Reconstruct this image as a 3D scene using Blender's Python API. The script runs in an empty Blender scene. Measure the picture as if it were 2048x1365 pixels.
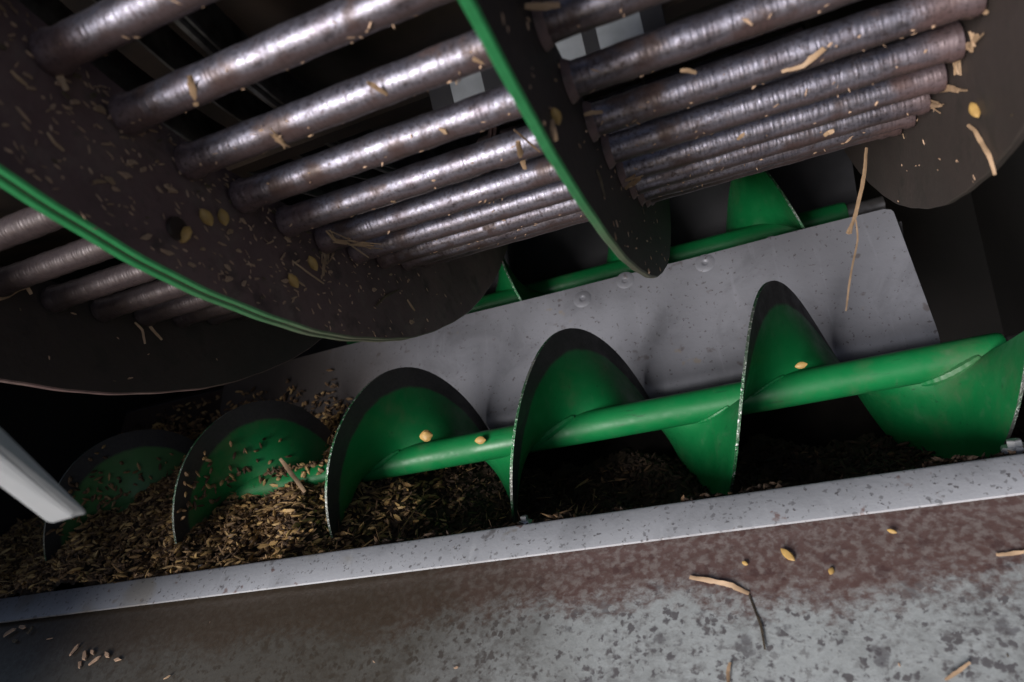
import bpy, math, random
import numpy as np
from mathutils import Vector, Matrix
rad = math.radians
random.seed(5); rng = np.random.default_rng(5)
sc = bpy.context.scene
col = sc.collection

# ------------------------------------------------------------------ frame of the machine
# machine coordinates (X along the shafts to the right, n away from the viewer, m down), unit = cage radius
S = 0.35
TILT = rad(35)
CT, ST = math.cos(TILT), math.sin(TILT)
def W(X, n, m):
    return Vector((X * S, (CT * n - ST * m) * S, (-ST * n - CT * m) * S))
def Warr(P):
    P = np.asarray(P, float)
    return np.stack([P[:, 0], CT * P[:, 1] - ST * P[:, 2], -ST * P[:, 1] - CT * P[:, 2]], 1) * S

# ------------------------------------------------------------------ camera
E_ = np.array([0.92119296, -0.21621225, -0.32350548])
N_ = np.array([0.31494683, -0.07392085, 0.94622629])
M_ = np.array([0.2284995, 0.9735440, 0.0])
FPX, CX, CY = 1402.32, 1024.0, 682.5
cam_d = bpy.data.cameras.new('camera'); cam = bpy.data.objects.new('camera', cam_d); col.objects.link(cam)
def axis(i): return (W(E_[i], N_[i], M_[i]) / S).normalized()
rx, dn, fw = axis(0), axis(1), axis(2)
R = Matrix((rx, -dn, -fw)).transposed()
cam.matrix_world = R.to_4x4()
cam_d.sensor_width = 36; cam_d.lens = 36 * FPX / 2048
cam_d.clip_start = 0.01; cam_d.clip_end = 100
cam_d.dof.use_dof = True; cam_d.dof.focus_distance = 0.40; cam_d.dof.aperture_fstop = 12.0
sc.camera = cam

# ------------------------------------------------------------------ sky, sun, exposure
SUN = Vector((-0.40, -0.78, 0.42)).normalized()
world = bpy.data.worlds.new("World"); sc.world = world; world.use_nodes = True
wn = world.node_tree.nodes; wl = world.node_tree.links
bg = wn['Background']; sky = wn.new('ShaderNodeTexSky'); sky.sky_type = 'NISHITA'; sky.sun_disc = False
sky.sun_elevation = math.asin(SUN.z); sky.sun_rotation = math.atan2(SUN.x, SUN.y)
sky.dust_density = 3.0; sky.air_density = 1.0
wl.new(sky.outputs[0], bg.inputs[0]); bg.inputs[1].default_value = 0.08
sun_d = bpy.data.lights.new('sun', 'SUN'); sun_d.energy = 3.9; sun_d.angle = rad(26); sun_d.color = (1, 0.985, 0.965)
sun = bpy.data.objects.new('sun', sun_d); col.objects.link(sun)
sun.rotation_euler = SUN.to_track_quat('Z', 'Y').to_euler()
sc.view_settings.view_transform = 'Standard'; sc.view_settings.look = 'None'
sc.view_settings.exposure = -0.15; sc.view_settings.gamma = 1

# ------------------------------------------------------------------ materials
def mat(name):
    m = bpy.data.materials.new(name); m.use_nodes = True
    nt = m.node_tree; return m, nt, nt.nodes['Principled BSDF']
def nd(nt, t, **kw):
    n = nt.nodes.new(t)
    for k, v in kw.items(): setattr(n, k, v)
    return n
def noise(nt, vec, scale, detail=4, rough=.55, dist=0):
    n = nd(nt, 'ShaderNodeTexNoise'); n.inputs['Scale'].default_value = scale
    n.inputs['Detail'].default_value = detail; n.inputs['Roughness'].default_value = rough
    n.inputs['Distortion'].default_value = dist
    nt.links.new(vec, n.inputs['Vector']); return n.outputs['Fac']
def ramp(nt, fac, stops):
    r = nd(nt, 'ShaderNodeValToRGB'); cr = r.color_ramp
    while len(cr.elements) < len(stops): cr.elements.new(0.5)
    for e, (p, c) in zip(cr.elements, stops):
        e.position = p; e.color = (*c, 1) if len(c) == 3 else c
    nt.links.new(fac, r.inputs[0]); return r.outputs[0]
def rampf(nt, fac, a, b, va=0., vb=1.):
    n = nd(nt, 'ShaderNodeMapRange'); n.interpolation_type = 'SMOOTHSTEP'
    for i, v in zip((1, 2, 3, 4), (a, b, va, vb)): n.inputs[i].default_value = v
    nt.links.new(fac, n.inputs[0]); return n.outputs[0]
def mix(nt, fac, a, b, mode='MIX'):
    n = nd(nt, 'ShaderNodeMix', data_type='RGBA', blend_type=mode)
    for sock, v in ((n.inputs[0], fac), (n.inputs[6], a), (n.inputs[7], b)):
        if isinstance(v, (int, float)): sock.default_value = v
        elif isinstance(v, tuple): sock.default_value = (*v, 1)
        else: nt.links.new(v, sock)
    return n.outputs[2]
def mth(nt, op, a, b=None):
    n = nd(nt, 'ShaderNodeMath', operation=op)
    for i, v in enumerate((a, b)):
        if v is None: continue
        if isinstance(v, (int, float)): n.inputs[i].default_value = v
        else: nt.links.new(v, n.inputs[i])
    return n.outputs[0]
def bump(nt, bs, h, dist, strength=1.0, prev=None):
    b = nd(nt, 'ShaderNodeBump'); b.inputs['Distance'].default_value = dist; b.inputs['Strength'].default_value = strength
    nt.links.new(h, b.inputs['Height'])
    if prev: nt.links.new(prev, b.inputs['Normal'])
    nt.links.new(b.outputs[0], bs.inputs['Normal']); return b.outputs[0]
def spots(nt, vec, scale, size, soft, wob):
    # soft irregular round spots of varying size
    nz = nd(nt, 'ShaderNodeTexNoise'); nz.inputs['Scale'].default_value = scale * 1.6; nz.inputs['Detail'].default_value = 4; nt.links.new(vec, nz.inputs[0])
    va = nd(nt, 'ShaderNodeVectorMath', operation='MULTIPLY_ADD'); nt.links.new(nz.outputs['Color'], va.inputs[0])
    va.inputs[1].default_value = (wob / scale,) * 3; nt.links.new(vec, va.inputs[2])
    v = nd(nt, 'ShaderNodeTexVoronoi'); v.inputs['Scale'].default_value = scale; nt.links.new(va.outputs[0], v.inputs['Vector'])
    sp = nd(nt, 'ShaderNodeSeparateColor'); nt.links.new(v.outputs['Color'], sp.inputs[0])
    lim = mth(nt, 'MULTIPLY', mth(nt, 'POWER', sp.outputs[0], 2.5), size)
    return rampf(nt, mth(nt, 'SUBTRACT', lim, v.outputs['Distance']), -soft, soft)
def coords(nt, scale=(1, 1, 1), rand=False, kind='Object'):
    tc = nd(nt, 'ShaderNodeTexCoord'); mp = nd(nt, 'ShaderNodeMapping'); mp.inputs['Scale'].default_value = scale
    nt.links.new(tc.outputs[kind], mp.inputs[0])
    if rand:
        oi = nd(nt, 'ShaderNodeObjectInfo'); cb = nd(nt, 'ShaderNodeCombineXYZ')
        k = mth(nt, 'MULTIPLY', oi.outputs['Random'], 37.0)
        nt.links.new(k, cb.inputs[0]); nt.links.new(k, cb.inputs[1]); nt.links.new(cb.outputs[0], mp.inputs['Location'])
    return mp.outputs[0]
def sset(bs, **kw):
    for k, v in kw.items():
        s = bs.inputs[k.replace('_', ' ')]
        s.default_value = (*v, 1) if isinstance(v, tuple) else v

def m_rod(name='worn_steel_rod', dull=0.):  # dull: amount of painted shade, for the far-left rods
    m, nt, bs = mat(name); L = nt.links
    c = coords(nt, (1, 1, 1), True); ring = coords(nt, (9, 1.2, 1.2), True)
    n1 = noise(nt, c, 60, 5); n2 = noise(nt, coords(nt, (1, .10, .10), True), 520, 2, .5); n3 = noise(nt, c, 420, 3)
    fine = noise(nt, coords(nt, (1, .35, .35), True), 900, 2)
    base = ramp(nt, n1, [(.3, (.15, .13, .155)), (.5, (.26, .255, .32)), (.72, (.11, .09, .095))])
    rust = rampf(nt, n1, .55, .70)
    base = mix(nt, mth(nt, 'MULTIPLY', rust, .7), base, (.085, .045, .038))
    dirt = rampf(nt, n3, .60, .72)
    base = mix(nt, mth(nt, 'MULTIPLY', dirt, .6), base, (.06, .035, .03))
    # the underside of every rod is rust brown where crop does not polish it
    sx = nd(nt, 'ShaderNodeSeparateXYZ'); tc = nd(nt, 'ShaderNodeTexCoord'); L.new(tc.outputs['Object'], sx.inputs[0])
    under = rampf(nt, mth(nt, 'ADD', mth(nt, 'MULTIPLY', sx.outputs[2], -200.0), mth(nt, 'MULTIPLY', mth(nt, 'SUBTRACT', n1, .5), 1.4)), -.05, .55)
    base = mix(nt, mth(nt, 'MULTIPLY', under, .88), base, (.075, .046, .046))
    xe = mth(nt, 'ADD', mth(nt, 'MULTIPLY', sx.outputs[0], 1 / S), mth(nt, 'MULTIPLY', mth(nt, 'SUBTRACT', n1, .5), .16))
    ends = mth(nt, 'MAXIMUM', rampf(nt, xe, -.44, -.49), rampf(nt, xe, .17, .23))
    base = mix(nt, mth(nt, 'MULTIPLY', ends, .75), base, (.15, .095, .098))
    pit = rampf(nt, noise(nt, c, 750, 3, .7), .52, .64)
    base = mix(nt, mth(nt, 'MULTIPLY', pit, .55), base, (.05, .035, .035))
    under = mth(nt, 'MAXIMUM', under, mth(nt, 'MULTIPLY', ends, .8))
    if dull:  # shade on the far-left rods, painted as a darker base
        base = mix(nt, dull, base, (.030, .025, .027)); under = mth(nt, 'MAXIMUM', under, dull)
    L.new(base, bs.inputs['Base Color'])
    L.new(mth(nt, 'SUBTRACT', .92, mth(nt, 'MULTIPLY', mth(nt, 'MAXIMUM', rust, under), .7)), bs.inputs['Metallic'])
    L.new(rampf(nt, n3, .3, .7, .38, .55), bs.inputs['Roughness'])
    wv = nd(nt, 'ShaderNodeTexWave', wave_type='BANDS', bands_direction='X'); L.new(coords(nt, (1, .15, .15), True), wv.inputs[0])
    wv.inputs['Scale'].default_value = 170; wv.inputs['Distortion'].default_value = 9; wv.inputs['Detail'].default_value = 3; wv.inputs['Detail Scale'].default_value = 1.5
    b1 = bump(nt, bs, n2, .0005, .5); b2 = bump(nt, bs, wv.outputs['Fac'], .00025, .14, b1); bump(nt, bs, fine, .0003, .4, b2)
    return m
def m_brown(name='rusty_brown_plate', k=1.0):
    m, nt, bs = mat(name); L = nt.links; c = coords(nt)
    n1 = noise(nt, c, 14, 6); n2 = noise(nt, c, 220, 4); n3 = noise(nt, c, 60, 4)
    base = ramp(nt, n1, [(.3, (.12, .080, .082)), (.5, (.19, .122, .122)), (.7, (.24, .155, .150))])
    base = mix(nt, rampf(nt, n2, .58, .75), base, (.15, .115, .105))
    base = mix(nt, mth(nt, 'MULTIPLY', rampf(nt, n3, .55, .7), .5), base, (.038, .030, .030))
    n5 = noise(nt, coords(nt, (1, 1, 1)), 35, 6, .7)
    base = mix(nt, mth(nt, 'MULTIPLY', rampf(nt, n5, .50, .72), .6), base, (.26, .20, .18))
    base = mix(nt, mth(nt, 'MULTIPLY', rampf(nt, n5, .46, .30), .6), base, (.045, .034, .032))
    if k < 1: base = mix(nt, 1 - k, base, (.028, .027, .024))  # mixes towards near-black brown for the darker plates
    L.new(base, bs.inputs['Base Color']); sset(bs, Roughness=.62, Metallic=.15)
    bump(nt, bs, n2, .0006, .6); return m
def m_rim():
    m, nt, bs = mat('green_painted_rim'); L = nt.links; c = coords(nt)
    n1 = noise(nt, c, 40, 5); n2 = noise(nt, c, 260, 3)
    green = mix(nt, n2, (.015, .155, .050), (.030, .24, .085))
    tc = nd(nt, 'ShaderNodeTexCoord'); sx = nd(nt, 'ShaderNodeSeparateXYZ'); L.new(tc.outputs['Object'], sx.inputs[0])
    # paint is worn away towards the lower back of the ring
    wear = rampf(nt, mth(nt, 'ADD', mth(nt, 'MULTIPLY', sx.outputs[1], 1 / S), mth(nt, 'MULTIPLY', n1, .14)), -.92, -.68)
    worn = mix(nt, n2, (.10, .10, .075), (.16, .15, .12))
    base = mix(nt, wear, green, worn)
    base = mix(nt, rampf(nt, n2, .66, .74), base, (.10, .09, .07))
    L.new(base, bs.inputs['Base Color']); sset(bs, Roughness=.5)
    bump(nt, bs, n2, .0004, .5); return m
def m_green(worn):
    m, nt, bs = mat('green_auger_paint' + ('_worn' if worn else '')); L = nt.links; c = coords(nt)
    n1 = noise(nt, c, 25, 5); n2 = noise(nt, c, 500, 3); n3 = noise(nt, coords(nt, (1, 1, 1)), 90, 5, .6)
    green = mix(nt, n1, (.003, .13, .034), (.008, .21, .060))
    green = mix(nt, mth(nt, 'MULTIPLY', rampf(nt, n3, .60, .74), .35), green, (.07, .20, .10))
    green = mix(nt, rampf(nt, n2, .74, .80), green, (.05, .05, .035))
    sc1 = noise(nt, coords(nt, (8, 1, 1)), 60, 4, .6); sc2 = noise(nt, coords(nt, (1, 6, 6)), 55, 4, .6)
    green = mix(nt, mth(nt, 'MULTIPLY', rampf(nt, sc1, .60, .72), .15), green, (.10, .17, .11))
    green = mix(nt, mth(nt, 'MULTIPLY', rampf(nt, sc2, .62, .72), .55), green, (.010, .06, .025))
    tcx = nd(nt, 'ShaderNodeTexCoord'); sxx = nd(nt, 'ShaderNodeSeparateXYZ'); L.new(tcx.outputs['Object'], sxx.inputs[0])
    caked = rampf(nt, mth(nt, 'ADD', mth(nt, 'MULTIPLY', sxx.outputs[0], 1 / S), mth(nt, 'MULTIPLY', mth(nt, 'SUBTRACT', noise(nt, c, 30, 6, .7), .5), 1.1)), -.92, -1.25)
    green = mix(nt, mth(nt, 'MULTIPLY', caked, .35), green, (.16, .13, .075))
    dustn = noise(nt, c, 16, 6, .7)
    green = mix(nt, mth(nt, 'MULTIPLY', rampf(nt, dustn, .52, .75), .40), green, (.13, .125, .085))
    L.new(green, bs.inputs['Base Color']); sset(bs, Roughness=.42, Specular_IOR_Level=.4)
    r2 = rampf(nt, n3, .3, .7, .34, .58); L.new(r2, bs.inputs['Roughness'])
    if worn:
        tc = nd(nt, 'ShaderNodeTexCoord'); sx = nd(nt, 'ShaderNodeSeparateXYZ'); L.new(tc.outputs['Object'], sx.inputs[0])
        rr = mth(nt, 'SQRT', mth(nt, 'ADD', mth(nt, 'POWER', sx.outputs[1], 2.0), mth(nt, 'POWER', sx.outputs[2], 2.0)))
        rr = mth(nt, 'ADD', rr, mth(nt, 'MULTIPLY', n3, .003))
        w = rampf(nt, rr, .0500, .0530)
        st = mix(nt, n2, (.045, .042, .046), (.085, .080, .085))
        L.new(mix(nt, w, green, st), bs.inputs['Base Color'])
        L.new(mth(nt, 'MULTIPLY', w, .5), bs.inputs['Metallic'])
        L.new(mth(nt, 'ADD', r2, mth(nt, 'MULTIPLY', w, .12)), bs.inputs['Roughness'])
    bump(nt, bs, n1, .0006, .3); return m
def m_edge():
    m, nt, bs = mat('scratched_flight_edge'); L = nt.links; c = coords(nt)
    n1 = noise(nt, c, 30, 4); n2 = noise(nt, coords(nt, (1, 1, 1)), 700, 3)
    base = mix(nt, rampf(nt, n1, .40, .6), (.02, .10, .04), (.16, .17, .16))
    base = mix(nt, rampf(nt, n2, .56, .66), base, (.45, .46, .46))
    L.new(base, bs.inputs['Base Color']); sset(bs, Metallic=.6, Roughness=.35); bump(nt, bs, n2, .001, .8); return m
def m_galv(name='galvanised_sheet', light=(.30, .305, .35), dark=(.215, .217, .25), speck=.63, left_dark=None, stain=False):
    m, nt, bs = mat(name); L = nt.links; c = coords(nt)
    n1 = noise(nt, c, 9, 5); n2 = noise(nt, coords(nt, (1.0, 1, 1)), 330, 3, .6); n3 = noise(nt, c, 75, 3)
    n4 = noise(nt, c, 900, 2)
    base = mix(nt, rampf(nt, n1, .3, .7), light, dark)
    base = mix(nt, mth(nt, 'MULTIPLY', n4, .35), base, tuple(v * .72 for v in light))
    base = mix(nt, mth(nt, 'MULTIPLY', rampf(nt, n2, speck, speck + .06), .75), base, (.075, .06, .065))
    base = mix(nt, mth(nt, 'MULTIPLY', rampf(nt, n3, .66, .74), .6), base, (.10, .075, .07))
    sm = noise(nt, c, 22, 6, .65, .6)
    base = mix(nt, mth(nt, 'MULTIPLY', rampf(nt, sm, .48, .70), .38), base, tuple(v * .5 for v in dark))
    st = noise(nt, coords(nt, (1, .12, .12)), 140, 3, .6)
    base = mix(nt, mth(nt, 'MULTIPLY', rampf(nt, st, .58, .75), .25), base, tuple(min(1, v * 1.35) for v in light))
    base = mix(nt, mth(nt, 'MULTIPLY', rampf(nt, noise(nt, c, 48, 3, .6), .68, .74), .5), base, (.30, .24, .17))
    if stain:
        base = mix(nt, mth(nt, 'MULTIPLY', spots(nt, c, 90, .24, .08, 1.6), .7), base, (.22, .10, .075))
        base = mix(nt, mth(nt, 'MULTIPLY', spots(nt, c, 28, .42, .16, .6), .5), base, (.42, .36, .26))
        base = mix(nt, mth(nt, 'MULTIPLY', spots(nt, c, 330, .42, .10, 1.5), .6), base, (.16, .155, .17))
    if left_dark:  # left end darkened: shade painted into the zinc colour
        tc = nd(nt, 'ShaderNodeTexCoord'); sx = nd(nt, 'ShaderNodeSeparateXYZ'); L.new(tc.outputs['Object'], sx.inputs[0])
        f = mth(nt, 'ADD', mth(nt, 'MULTIPLY', sx.outputs[0], 1 / S), mth(nt, 'MULTIPLY', mth(nt, 'SUBTRACT', n1, .5), .5))
        f = mth(nt, 'ADD', f, mth(nt, 'MULTIPLY', sx.outputs[2], 1.2 / S))
        base = mix(nt, mth(nt, 'MULTIPLY', rampf(nt, f, left_dark[0], left_dark[1]), left_dark[2]), base, (.075, .058, .050))
    L.new(base, bs.inputs['Base Color']); sset(bs, Metallic=.35, Roughness=.5)
    bump(nt, bs, n2, .0003, .5); return m
def m_apron():
    m, nt, bs = mat('mottled_rusty_zinc'); L = nt.links; c = coords(nt)
    tc = nd(nt, 'ShaderNodeTexCoord'); sx = nd(nt, 'ShaderNodeSeparateXYZ'); L.new(tc.outputs['Object'], sx.inputs[0])
    big = noise(nt, c, 11, 4, .6); blot = noise(nt, coords(nt, (1, 1.3, 1.3)), 230, 5, .7, .3); fine = noise(nt, c, 260, 4, .6); tiny = noise(nt, c, 1000, 2)
    zinc = mix(nt, fine, (.40, .43, .445), (.58, .61, .63))
    zinc = mix(nt, mth(nt, 'MULTIPLY', tiny, .5), zinc, (.26, .27, .27))
    zinc = mix(nt, mth(nt, 'MULTIPLY', rampf(nt, noise(nt, c, 38, 5, .65), .46, .70), .45), zinc, (.17, .175, .175))
    zinc = mix(nt, mth(nt, 'MULTIPLY', spots(nt, c, 120, .46, .14, 1.7), .65), zinc, (.085, .075, .088))
    zinc = mix(nt, mth(nt, 'MULTIPLY', spots(nt, c, 300, .62, .16, 1.5), .85), zinc, (.10, .09, .10))
    zinc = mix(nt, mth(nt, 'MULTIPLY', rampf(nt, mth(nt, 'ADD', mth(nt, 'MULTIPLY', blot, .55), mth(nt, 'MULTIPLY', noise(nt, c, 24, 3), .45)), .46, .64), .62), zinc, (.12, .11, .112))
    zinc = mix(nt, mth(nt, 'MULTIPLY', rampf(nt, fine, .56, .66), .55), zinc, (.13, .12, .125))
    # rust creeping down from the upper fold
    y = mth(nt, 'MULTIPLY', sx.outputs[1], 1 / S)
    band = rampf(nt, mth(nt, 'ADD', y, mth(nt, 'MULTIPLY', mth(nt, 'SUBTRACT', mth(nt, 'ADD', mth(nt, 'MULTIPLY', big, .6), mth(nt, 'MULTIPLY', blot, .4)), .5), .30)), -.115, -.055)
    rust = mix(nt, rampf(nt, fine, .42, .6), (.165, .105, .098), (.27, .225, .215))
    rust = mix(nt, mth(nt, 'MULTIPLY', rampf(nt, blot, .40, .68), .7), rust, (.125, .070, .064))
    rust = mix(nt, mth(nt, 'MULTIPLY', spots(nt, c, 160, .5, .14, 1.6), .6), rust, (.085, .042, .042))
    base = mix(nt, band, zinc, rust)
    # darker brown towards the left end
    x = mth(nt, 'MULTIPLY', sx.outputs[0], 1 / S)
    left_dark = rampf(nt, mth(nt, 'ADD', x, mth(nt, 'MULTIPLY', mth(nt, 'SUBTRACT', big, .5), .4)), -.22, -.62)
    base = mix(nt, mth(nt, 'MULTIPLY', left_dark, .88), base, (.050, .038, .024))
    L.new(base, bs.inputs['Base Color']); sset(bs, Metallic=.1, Roughness=.5)
    bump(nt, bs, fine, .0005, .5); return m
def m_simple(name, a, b, scale=40, rough=.6, metal=0., bd=.0004, island=False):
    m, nt, bs = mat(name); L = nt.links; c = coords(nt)
    n1 = noise(nt, c, scale, 5)
    f = n1
    if island:
        g = nd(nt, 'ShaderNodeNewGeometry'); f = g.outputs['Random Per Island']
        base = ramp(nt, f, island)
        base = mix(nt, mth(nt, 'MULTIPLY', n1, .4), base, a)
    else: base = mix(nt, rampf(nt, n1, .3, .7), a, b)
    L.new(base, bs.inputs['Base Color']); sset(bs, Roughness=rough, Metallic=metal)
    bump(nt, bs, n1, bd, .5); return m
M = dict(
    rod=m_rod(), rodl=m_rod('shaded_rod', .75), brown=m_brown(), darkplate=m_brown('dark_brown_plate', .16), rim=m_rim(), green=m_green(False), greenw=m_green(True), edge=m_edge(),
    galv=m_galv(left_dark=(-.22, -.62, .85)), flange=m_galv('pale_zinc_flange', (.68, .70, .77), (.58, .60, .66), .63, (-.25, -1.0, .62), True), apron=m_apron(),
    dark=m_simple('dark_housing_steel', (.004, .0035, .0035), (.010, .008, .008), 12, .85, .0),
    blackfloor=m_simple('near_black_floor', (.006, .005, .005), (.012, .010, .009), 30, .95),  # even near-black for the trough floor
    darkblue=m_simple('dark_grey_trough', (.035, .035, .040), (.060, .058, .066), 18, .55, .3),
    rust=m_simple('rust_brown_panel', (.035, .022, .018), (.055, .034, .028), 18, .7),
    bar=m_simple('pale_grey_bar_paint', (.50, .52, .56), (.42, .45, .50), 30, .5),
    shaft=m_simple('grey_bare_shaft', (.16, .15, .15), (.28, .27, .28), 60, .4, .6),
    polished=m_simple('polished_rotor_steel', (.20, .20, .20), (.05, .048, .05), 60, .3, .9),
    rotor=m_simple('blackened_rotor', (.014, .012, .012), (.055, .038, .03), 20, .5, .2),
    block=m_simple('grey_rasp_block', (.42, .45, .48), (.55, .58, .62), 90, .45, .4),
    bolt=m_simple('zinc_bolt', (.45, .46, .48), (.62, .63, .66), 200, .4, .5),
    grain=m_simple('loose_grain_and_chaff', (.06, .033, .018), (.3, .2, .1), 300, .7, 0, .0003,
                   [(0, (.055, .032, .020)), (.40, (.17, .10, .052)), (.78, (.34, .205, .095)), (1, (.60, .40, .17))]),
    gold=m_simple('golden_husks', (.2, .12, .05), (.3, .2, .1), 300, .6, 0, .0003, [(0, (.16, .09, .04)), (.5, (.40, .24, .09)), (1, (.66, .44, .17))]),
    shaded=m_simple('shaded_dark_chaff', (.03, .018, .010), (.3, .2, .1), 300, .8, 0, .0003, [(0, (.018, .010, .006)), (.6, (.040, .022, .012)), (.93, (.075, .040, .020)), (1, (.15, .085, .04))]),  # dark chaff colours stand in for the shade in the trough
    bed=m_simple('packed_chaff', (.022, .014, .009), (.060, .037, .022), 160, .9, 0, .002),
    straw=m_simple('dry_straw', (.50, .34, .22), (.36, .24, .15), 150, .6),
    chip=m_simple('pale_brown_chaff', (.66, .45, .32), (.38, .25, .17), 90, .7),
    husk=m_simple('yellow_husk', (.56, .36, .12), (.42, .26, .09), 200, .5),
    grime=m_simple('rotten_stalk', (.035, .026, .018), (.08, .06, .04), 300, .8),
    dimstraw=m_simple('dirty_straw', (.10, .075, .05), (.17, .13, .08), 150, .7),
)

M['blackfloor'].node_tree.nodes['Principled BSDF'].inputs['Specular IOR Level'].default_value = .05
# ------------------------------------------------------------------ builders
def mesh(name, P, F, mats, fm=None, smooth=False, world_co=False):
    P = np.asarray(P, float); P = P if world_co else Warr(P)
    me = bpy.data.meshes.new(name); me.from_pydata(P.tolist(), [], [tuple(map(int, f)) for f in F])
    for x in (mats if isinstance(mats, (list, tuple)) else [mats]): me.materials.append(x)
    if fm is not None: me.polygons.foreach_set('material_index', fm)
    if smooth:
        me.polygons.foreach_set('use_smooth', [True] * len(me.polygons))
        me.set_sharp_from_angle(angle=rad(40))
    me.update(); return me
def place(name, me, parent=None, loc=None):
    o = bpy.data.objects.new(name, me); col.objects.link(o)
    if parent: o.parent = parent
    if loc is not None: o.location = loc
    return o
def recentre(me, L):
    me.transform(Matrix.Translation(-Vector(L)))
def root(name, label, cat, at, group=None):
    o = bpy.data.objects.new(name, None); col.objects.link(o); o.location = at; o.empty_display_size = .02
    o['label'] = label; o['category'] = cat
    if group: o['group'] = group
    return o
def part(name, parent, P, F, mats, fm=None, smooth=False, label=None, base=None):
    """geometry given in machine coordinates, stored relative to its thing (base = location of the top parent)"""
    me = mesh(name, P, F, mats, fm, smooth); b = base if base is not None else parent.location
    recentre(me, b); o = place(name, me, parent)
    if label: o['label'] = label
    return o
def thing(name, label, cat, at, P, F, mats, fm=None, smooth=False, group=None, kind=None):
    me = mesh(name, P, F, mats, fm, smooth); recentre(me, at); o = place(name, me, None, at)
    if label: o['label'] = label
    if cat: o['category'] = cat
    if group: o['group'] = group
    if kind: o['kind'] = kind
    return o
def sheet(profile, x0, x1, t, nx=1, wob=0):
    """bent sheet: profile [(n,m)...] swept along X with thickness t"""
    pr = np.array(profile, float); d = np.gradient(pr, axis=0); d /= np.linalg.norm(d, axis=1)[:, None]
    nr = np.stack([-d[:, 1], d[:, 0]], 1); k = len(pr)
    ring = np.vstack([pr, (pr - nr * t)[::-1]])
    xs = np.linspace(x0, x1, nx + 1); P = []
    for x in xs: P += [(x, a, b) for a, b in ring]
    F = []; q = 2 * k
    for i in range(nx):
        for j in range(q):
            a = i * q + j; b = i * q + (j + 1) % q; F.append((a, b, b + q, a + q))
    for j in range(k - 1):
        F.append((j, q - 1 - j, q - 2 - j, j + 1)); o = nx * q
        F.append((o + j, o + j + 1, o + q - 2 - j, o + q - 1 - j))
    return P, F
def arc(cn, cm, r, a0, a1, k):
    return [(cn + r * math.cos(a), cm + r * math.sin(a)) for a in np.linspace(a0, a1, k)]
def tube(path, r, seg=8, caps=True):
    """tube in machine coordinates along a path; r scalar or list"""
    path = np.array(path, float); k = len(path); rs = np.broadcast_to(np.array(r, float), (k,))
    T = np.gradient(path, axis=0); T /= np.linalg.norm(T, axis=1)[:, None]
    up = np.array([.31, .2, .9]); P = []; F = []
    for i in range(k):
        u = np.cross(T[i], up); u /= np.linalg.norm(u); v = np.cross(T[i], u)
        for j in range(seg):
            a = 2 * math.pi * j / seg; P.append(path[i] + rs[i] * (u * math.cos(a) + v * math.sin(a)))
    for i in range(k - 1):
        for j in range(seg):
            a = i * seg + j; b = i * seg + (j + 1) % seg; F.append((a, b, b + seg, a + seg))
    if caps: F.append(tuple(range(seg))[::-1]); F.append(tuple((k - 1) * seg + j for j in range(seg)))
    return P, F
def box(c, sx, sn, sm, bev=.15):
    """bevelled block in machine coordinates"""
    hx, hn, hm = sx / 2, sn / 2, sm / 2; b = min(sx, sn, sm) * bev; P = []
    for z, ins in ((-hm, b), (-hm + b, 0), (hm - b, 0), (hm, b)):
        X, N = hx - ins, hn - ins
        P += [(c[0] - X, c[1] - N, c[2] + z), (c[0] + X, c[1] - N, c[2] + z), (c[0] + X, c[1] + N, c[2] + z), (c[0] - X, c[1] + N, c[2] + z)]
    F = [(3, 2, 1, 0), (12, 13, 14, 15)]
    for l in range(3):
        for j in range(4):
            a = l * 4 + j; e = l * 4 + (j + 1) % 4; F.append((a, e, e + 4, a + 4))
    return P, F

# surfaces the loose chaff lies on: ray from the viewpoint to a surface of the machine
CA, CB = 0.99885, -1.16866          # cage axis (n, m)
def ray(x, y):
    d = np.array([(x - CX) / FPX, (y - CY) / FPX, 1.0]); return np.array([d @ E_, d @ N_, d @ M_])
def onX(x, y, X): r = ray(x, y); return r * (X / r[0])
def onRad(x, y, Rr):
    r = ray(x, y); A = r[1] ** 2 + r[2] ** 2; B = -2 * (r[1] * CA + r[2] * CB); C = CA * CA + CB * CB - Rr * Rr
    D = B * B - 4 * A * C
    return r * ((-B - math.sqrt(D)) / 2 / A) if D > 0 else r * (-B / 2 / A)
def onPlane(x, y, p0, p1):          # plane through two (n,m) profile points
    r = ray(x, y); dn_, dm_ = p1[0] - p0[0], p1[1] - p0[1]; a, b = -dm_, dn_
    return r * ((a * p0[0] + b * p0[1]) / (a * r[1] + b * r[2]))
def onN(x, y, n): r = ray(x, y); return r * (n / r[1])

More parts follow.
